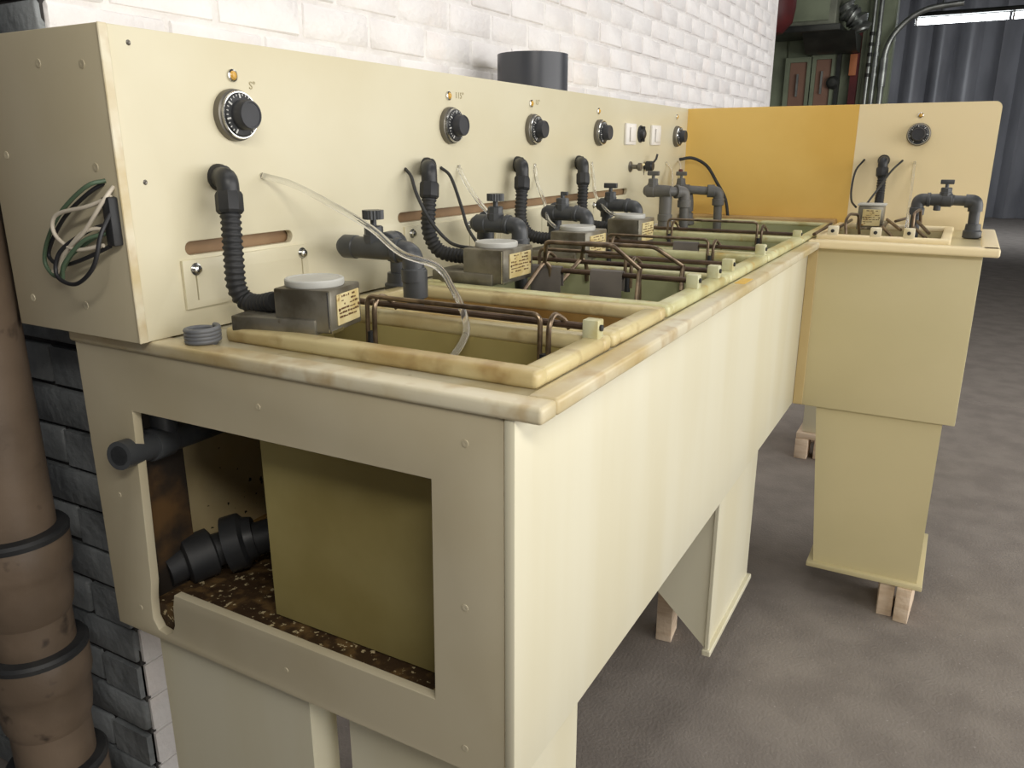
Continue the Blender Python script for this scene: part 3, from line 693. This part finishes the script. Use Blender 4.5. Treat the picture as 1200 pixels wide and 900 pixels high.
# ================================================================== TUBES AND WIRES
def ctube(pts, r, label, m='clear', name='clear_tube', cat='tube', grp='clear tubes from the backsplash'):
    return single(name, B().tube(spline(pts, 8), r, 12), m, label, cat, grp, 60)
b = B().tube(spline([(.216, .552, 1.325), (.23, .51, 1.314), (.235, .45, 1.291), (.237, .37, 1.256), (.215, .30, 1.226), (.229, .25, 1.209), (.228, .225, 1.181), (.220, .205, 1.158), (.219, .197, 1.13), (.203, .195, 1.113), (.178, .200, 1.092)], 8), .0048, 12)
single('clear_tube', b, 'clear', 'long clear plastic tube drooping from the panel into the near yellow well', 'tube', 'clear tubes from the backsplash', 60)
ctube([(.755, .552, 1.33), (.745, .53, 1.302), (.729, .49, 1.264), (.727, .462, 1.240), (.725, .452, 1.232)], .0045, 'clear tube ending at the knurled-knob valve behind the second heater box')
ctube([(1.093, .552, 1.33), (1.087, .54, 1.285), (1.045, .5, 1.245), (.985, .46, 1.212), (.955, .425, 1.196)], .0042, 'clear tube running down beside the lever-stub valve')
ctube([(1.436, .552, 1.33), (1.428, .54, 1.28), (1.375, .51, 1.243), (1.292, .44, 1.210), (1.285, .41, 1.200)], .0042, 'clear tube running down beside the tee-handle valve of the last heater box')
ctube([(2.073, .552, 1.323), (2.074, .53, 1.295), (2.0, .50, 1.245), (1.96, .48, 1.232)], .0035, 'thin short clear tube beside the amber panel')
ctube([(2.296, -.21, 1.325), (2.22, -.215, 1.261), (2.1, -.222, 1.205), (1.98, -.229, 1.160), (1.95, -.232, 1.10)], .0042, 'clear tube hanging on the cream crosswise panel')
def bwire(pts, label, r=.0032): return ctube(pts, r, label, 'rubber', 'sensor_wire', 'wire', 'thin black wires from the backsplash')
bwire([(.573, .552, 1.328), (.560, .53, 1.315), (.548, .51, 1.284), (.552, .485, 1.238), (.560, .455, 1.204), (.552, .425, 1.195), (.557, .395, 1.192)], 'thin black wire passing behind the second corrugated conduit')
bwire([(.69, .552, 1.329), (.692, .53, 1.311), (.665, .49, 1.26), (.625, .45, 1.222), (.580, .40, 1.197)], 'thin black wire arching from beside the second conduit to its heater box')
bwire([(2.223, .552, 1.330), (2.245, .51, 1.335), (2.258, .46, 1.308), (2.262, .42, 1.25), (2.258, .385, 1.195), (2.248, .368, 1.133)], 'black hose arching across the amber panel', .0055)
bwire([(2.296, -.058, 1.332), (2.25, -.041, 1.298), (2.2, -.04, 1.245), (2.13, -.052, 1.208), (2.06, -.075, 1.192)], 'thin black wire curving down between the crosswise conduit and the amber panel')
bwire([(2.296, -.174, 1.33), (2.25, -.149, 1.299), (2.16, -.128, 1.253), (2.05, -.108, 1.207)], 'thin black wire crossing in front of the crosswise conduit')
# brass and red fitting by the amber panel
t = thing('tube_fitting', 'small brass and copper fitting on a thin lead beside the amber panel', 'fitting', (2.10, .505, 1.20))
part('lead', B().tube(spline([(2.215, .552, 1.327), (2.17, .53, 1.31), (2.12, .512, 1.285)], 5), .0025, 8), 'wire_w', t)
part('barrel', B().lathe([(.004, 0), (.007, .006), (.007, .03), (.010, .032), (.010, .044), (.005, .05)], (2.115, .51, 1.232), (0, 0, 1), 12), 'brass', t)
part('collar', B().lathe([(.006, 0), (.0075, .002), (.0075, .014), (.005, .016)], (2.115, .51, 1.283), (0, 0, 1), 12), 'red', t)

# bundle of cut wires at the end of the housing
cb = thing('wire_bundle', 'loop of loose black, white and green wires hanging from the housing end', 'wires', (-.03, .62, 1.19))
XW = XS - .008
def cw(m, *pts): part('wire', B().tube(spline([(x, y, z) for x, y, z in pts], 7), .0027, 8), m, cb, ang=60)
cw('wire_g', (XW, .576, 1.325), (XW - .018, .590, 1.318), (XW - .025, .640, 1.285), (XW - .02, .688, 1.245), (XW - .02, .700, 1.215), (XW - .022, .672, 1.200), (XW - .025, .630, 1.232), (XW - .012, .580, 1.262))
cw('wire_k', (XW, .580, 1.322), (XW - .012, .600, 1.308), (XW - .018, .645, 1.278), (XW - .015, .690, 1.240), (XW - .016, .694, 1.222), (XW - .02, .660, 1.216), (XW - .02, .610, 1.228), (XW - .01, .570, 1.245))
cw('wire_w', (XW, .562, 1.318), (XW - .015, .566, 1.300), (XW - .025, .598, 1.262), (XW - .03, .640, 1.232), (XW - .03, .668, 1.208))
cw('wire_w', (XW - .006, .560, 1.306), (XW - .02, .590, 1.294), (XW - .028, .645, 1.282), (XW - .03, .652, 1.258), (XW - .028, .618, 1.240), (XW - .016, .575, 1.246))
cw('wire_w', (XW - .008, .572, 1.268), (XW - .024, .600, 1.262), (XW - .03, .640, 1.230), (XW - .03, .662, 1.205))
cw('wire_g', (XW - .006, .568, 1.262), (XW - .026, .598, 1.252), (XW - .034, .634, 1.222), (XW - .03, .650, 1.200))
cw('wire_k', (XW - .008, .560, 1.290), (XW - .03, .556, 1.262), (XW - .04, .566, 1.222), (XW - .042, .605, 1.198), (XW - .04, .645, 1.206), (XW - .034, .640, 1.236), (XW - .02, .600, 1.262), (XW - .01, .572, 1.272))
part('connector', B().box(XW - .014, XW, .556, .572, 1.245, 1.306, .003), 'rubber', cb)

# coiled grey hose on the near corner of the deck
cl = B(); turns = 4; P = []
for i in range(turns * 28 + 1):
    a = 2 * PI * i / 28; P.append((.028 + .0205 * math.cos(a), .490 + .0205 * math.sin(a), 1.1175 + .0048 * i / 28))
cl.tube(P, .0036, 8)
t = thing('hose_coil', 'small coil of grey hose lying on the deck corner', 'hose', (.028, .490, 1.114))
part('coil', cl, 'coil', t, ang=60)
part('core', B().lathe([(.019, .001), (.019, .019), (.013, .021), (.013, .001)], (.028, .490, 1.114), (0, 0, 1), 28), 'coil', t)

# ================================================================== THINGS INSIDE THE END OPENING
t = thing('drain_tee', 'dark grey pipe tee poking out of the opening in the sink end', 'pipe', (.1, .68, .9))
part('pipe', B().lathe([(.0145, 0), (.021, 0), (.021, .06), (.021, .30), (.0145, .30)], (-.022, .633, .944), (.95, .22, -.10), 24), 'pvc', t)
part('bore', B().lathe([(.0145, .0), (.0145, .05), (0, .05)], (-.022, .633, .944), (.95, .22, -.10), 24), 'black', t)
part('collar', B().lathe([(.024, .06), (.025, .062), (.025, .098), (.024, .10)], (-.022, .633, .944), (.95, .22, -.10), 24), 'pvc', t)
part('branch', B().tube([(.07, .655, .936), (.07, .655, 1.0), (.07, .655, 1.09)], .021, 20), 'pvc', t)
t = thing('drain_elbow', 'black drain fitting lying inside the opening of the sink end', 'pipe', (.13, .62, .69))
part('body', B().tube(fillet([(.05, .668, .715), (.10, .655, .722), (.20, .56, .745), (.30, .48, .79)], .03, 6), .028, 20), 'rubber', t)
part('collar', B().lathe([(.033, 0), (.040, .004), (.040, .045), (.033, .049)], (.080, .660, .719), (.86, -.42, .14), 20), 'rubber', t)
part('flange', B().lathe([(.034, 0), (.047, .003), (.047, .030), (.038, .036), (.034, .05)], (.135, .625, .732), (.66, -.66, .20), 20), 'black', t)
# inside liner: dark grimy jamb and spattered low panel behind the opening
part('jamb', B().box(.016, .10, .655, .665, ZB + .014, 1.0), 'jamb', sink)
part('ledge_panel', B().prism([(.0, .648), (.0, .0)], 'x', 0, .001) if False else B().box(.10, 1.0, .690, .700, ZB + .014, .705), 'well_brown', sink)

# ================================================================== WOODEN BLOCKS
G5 = 'wooden blocks under the sinks'
def wood(x0, x1, y0, y1, z0, z1, lb, rz=0.0):
    m_ = Matrix.Translation(((x0 + x1) / 2, (y0 + y1) / 2, 0)) @ Matrix.Rotation(rz, 4, 'Z') @ Matrix.Translation((-(x0 + x1) / 2, -(y0 + y1) / 2, 0))
    return single('wood_block', B().box(x0, x1, y0, y1, z0, z1, .003, mtx=m_), 'wood', lb, 'wood', G5)
wood(1.735, 1.90, -.342, -.300, 0, .112, 'raw wooden block under the crosswise sink pedestal, the one further in', .05)
wood(1.715, 1.88, -.396, -.356, 0, .112, 'raw wooden block under the corner of the crosswise sink pedestal', -.06)
wood(1.28, 1.36, .20, .245, 0, .262, 'raw wooden block under the sloping bottom of the long sink pedestal', .1)
wood(.03, .065, .40, .60, 0, .05, 'flat wooden batten under the narrow back pedestal')
wood(.08, .26, .10, .25, 0, .05, 'flat wooden board under the wide near pedestal')
# storage tank on blocks beyond
t = thing('plastic_tank', 'plain cream plastic tank standing on wooden blocks beyond the sinks', 'tank', (3.1, .1, .12))
part('shell', B().box(2.98, 3.30, -.17, .14, .122, .80, .006), 'cream', t)
part('flange', B().box(2.965, 3.315, -.18, .15, .79, .815, .004), 'cream', t)
wood(2.955, 3.31, -.19, .16, .095, .122, 'flat wooden board under the plain cream tank')
wood(2.95, 3.05, .105, .160, 0, .095, 'upright wooden block under the plain cream tank, at its open side')
wood(2.97, 3.07, -.06, .08, 0, .095, 'wide wooden block under the middle of the plain cream tank')
wood(3.20, 3.30, -.15, .15, 0, .095, 'long wooden block under the back of the plain cream tank')

# ================================================================== WHITE SOIL PIPE
t = thing('soil_pipe', 'thick white painted pipe with bell joints against the grey brick end', 'pipe', (-.057, .882, 0))
c = (-.057, .882, 0)
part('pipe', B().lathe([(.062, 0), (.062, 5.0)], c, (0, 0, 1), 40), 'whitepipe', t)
def bell(z, seg):
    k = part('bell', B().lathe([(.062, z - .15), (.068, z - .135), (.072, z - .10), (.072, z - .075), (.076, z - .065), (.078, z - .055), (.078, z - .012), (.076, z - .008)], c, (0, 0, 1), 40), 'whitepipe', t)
    part('gasket', B().lathe([(.064, z - .012), (.079, z - .009), (.080, z - .001), (.076, z + .004), (.064, z + .006)], c, (0, 0, 1), 40), 'rubber', k)
for z in (.782, .572, .345): bell(z, 0)

# ================================================================== FAR BACKGROUND
# dark curtain across the far end
cu = B(); ny = 180; vs = []; fs = []
CX = 19.0
rnd = random.Random(3)
for i in range(ny + 1):
    y = 4.0 - i * .085
    x = CX + .13 * math.sin(i * 1.02 + .6 * math.sin(i * .31)) + .04 * math.sin(i * 2.3)
    for z in (0.01, 5.0): vs.append((x, y, z))
n0 = len(vs)
vs += [(x + .02, y, z) for x, y, z in vs]
for i in range(ny):
    a = 2 * i; fs.append((a, a + 2, a + 3, a + 1)); fs.append((n0 + a, n0 + a + 1, n0 + a + 3, n0 + a + 2))
fs.append((0, 1, n0 + 1, n0)); a = 2 * ny; fs.append((a, n0 + a, n0 + a + 1, a + 1))
for i in range(ny):
    a = 2 * i; fs.append((a, n0 + a, n0 + a + 2, a + 2)); fs.append((a + 1, a + 3, n0 + a + 3, n0 + a + 1))
cu.add(vs, fs)
single('curtain', cu, 'curtain', 'dark pleated curtain hanging across the far end of the hall', 'curtain', None, 80)
# fluorescent light
t = thing('fluorescent_light', 'long lit fluorescent light fixture hanging in the dark far end', 'light', (13.5, -1.0, 3.2))
for y0, y1 in ((.64, -.56), (-.60, -1.80), (-1.84, -3.04)):
    tb = part('lamp_tube', B().tube([(13.5, y0, 3.2), (13.5, (y0 + y1) / 2, 3.2), (13.5, y1, 3.2)], .045, 14), 'tube_on', t)
    part('end_cap', B().lathe([(.05, 0), (.05, .03)], (13.5, y0 - .001, 3.2), (0, -1, 0), 14), 'white', tb)
ld = bpy.data.lights.new('fluorescent_glow', 'AREA'); ld.shape = 'RECTANGLE'; ld.size = .1; ld.size_y = 3.6; ld.energy = 110; ld.color = (.90, .95, 1.0)
lo = bpy.data.objects.new('fluorescent_glow', ld); COL.objects.link(lo); lo.parent = t; lo.location = (.09, -.2, -.06); lo.rotation_euler = (0, -math.radians(50), 0)
part('housing', B().box(13.42, 13.58, -3.1, .66, 3.26, 3.32, .01), 'dkmetal', t)
part('hanger_rod', B().tube([(13.5, .3, 3.3), (13.5, .3, 4.2), (13.5, .3, 5.0)], .012, 8), 'galv', t)
part('hanger_rod', B().tube([(13.5, -2.6, 3.3), (13.5, -2.6, 4.2), (13.5, -2.6, 5.0)], .012, 8), 'galv', t)
# conduit pipes beside the green wall
t = thing('conduit_pipe', 'shiny metal conduit bending up beside the green wall', 'pipe', (8.9, .55, 0))
part('run', B().tube(fillet([(8.9, .56, 0), (8.9, .56, 2.45), (8.9, .30, 2.72), (8.9, -.1, 2.75)], .22, 8), .028, 12), 'galv', t)
part('sleeve', B().lathe([(.038, 2.0), (.038, 2.28)], (8.9, .56, 0), (0, 0, 1), 14), 'galv', t)
for i, (y, r_, lb) in enumerate(((.70, .018, 'thin metal pipe standing next to the dark red post'), (.64, .024, 'dull metal pipe standing between thinner pipes by the green wall'))):
    t = thing('upright_pipe', lb, 'pipe', (8.88, y, 0), 'pipes by the green wall')
    part('run', B().lathe([(r_, 0), (r_, 5.0)], (8.88, y, 0), (0, 0, 1), 12), 'galv', t)
    for z in (1.7, 2.1, 2.2, 2.3, 2.4, 2.5): part('clamp', B().lathe([(r_ + .006, z), (r_ + .006, z + .035)], (8.88, y, 0), (0, 0, 1), 12), 'galv' if i else 'dkmetal', t)
# duct hanging in front of the green wall
t = thing('air_duct', 'grey metal air duct hanging above the brown doors', 'duct', (8.6, 1.2, 2.45))
part('body', B().box(8.3, 8.9, .98, 1.62, 2.55, 2.95, .02), 'ductg', t)
part('collar', B().box(8.25, 8.92, .93, 1.66, 2.50, 2.56, .01), 'dkmetal', t)
part('liner', B().box(8.28, 8.30, 1.05, 1.45, 2.60, 2.90, .004), 'green', t)
part('hood', B().prism([(8.35, 2.50), (8.9, 2.50), (8.9, 2.34), (8.6, 2.34)], 'y', .80, 1.30), 'dkmetal', t)
part('wrapped_end', B().tube(spline([(8.5, .95, 2.75), (8.5, .88, 2.66), (8.5, .80, 2.60), (8.5, .76, 2.50)], 6), lambda i: .09 + .02 * math.sin(i * 1.7), 14), 'galv', t)
t = thing('red_tank', 'dark red rounded tank high above the far doorway', 'tank', (7.7, 1.50, 2.40))
part('shell', B().lathe([(0, 0), (.14, .03), (.22, .12), (.24, .25), (.24, .9), (.20, 1.0), (0, 1.05)], (7.7, 1.50, 2.40), (0, 0, 1), 28), 'red', t)
part('hanger', B().tube([(7.7, 1.50, 3.4), (7.7, 1.50, 4.2), (7.7, 1.50, 5.0)], .02, 8), 'dkmetal', t)
single('wall_notice', B().box(8.86, 8.875, .815, .885, 2.12, 2.33, .002), 'orange', 'orange notice fixed high on the dark red post', 'sign')
t = thing('wall_bell', 'round dark bell fixed between the brown doors and the post', 'bell', (8.9, 1.06, 2.05))
part('gong', B().lathe([(0, .07), (.04, .065), (.065, .04), (.07, .0)], (8.93, 1.04, 2.06), (-1, 0, 0), 20), 'dkmetal', t)
part('bracket', B().box(8.93, 8.985, 1.02, 1.06, 2.02, 2.10), 'galv', t)
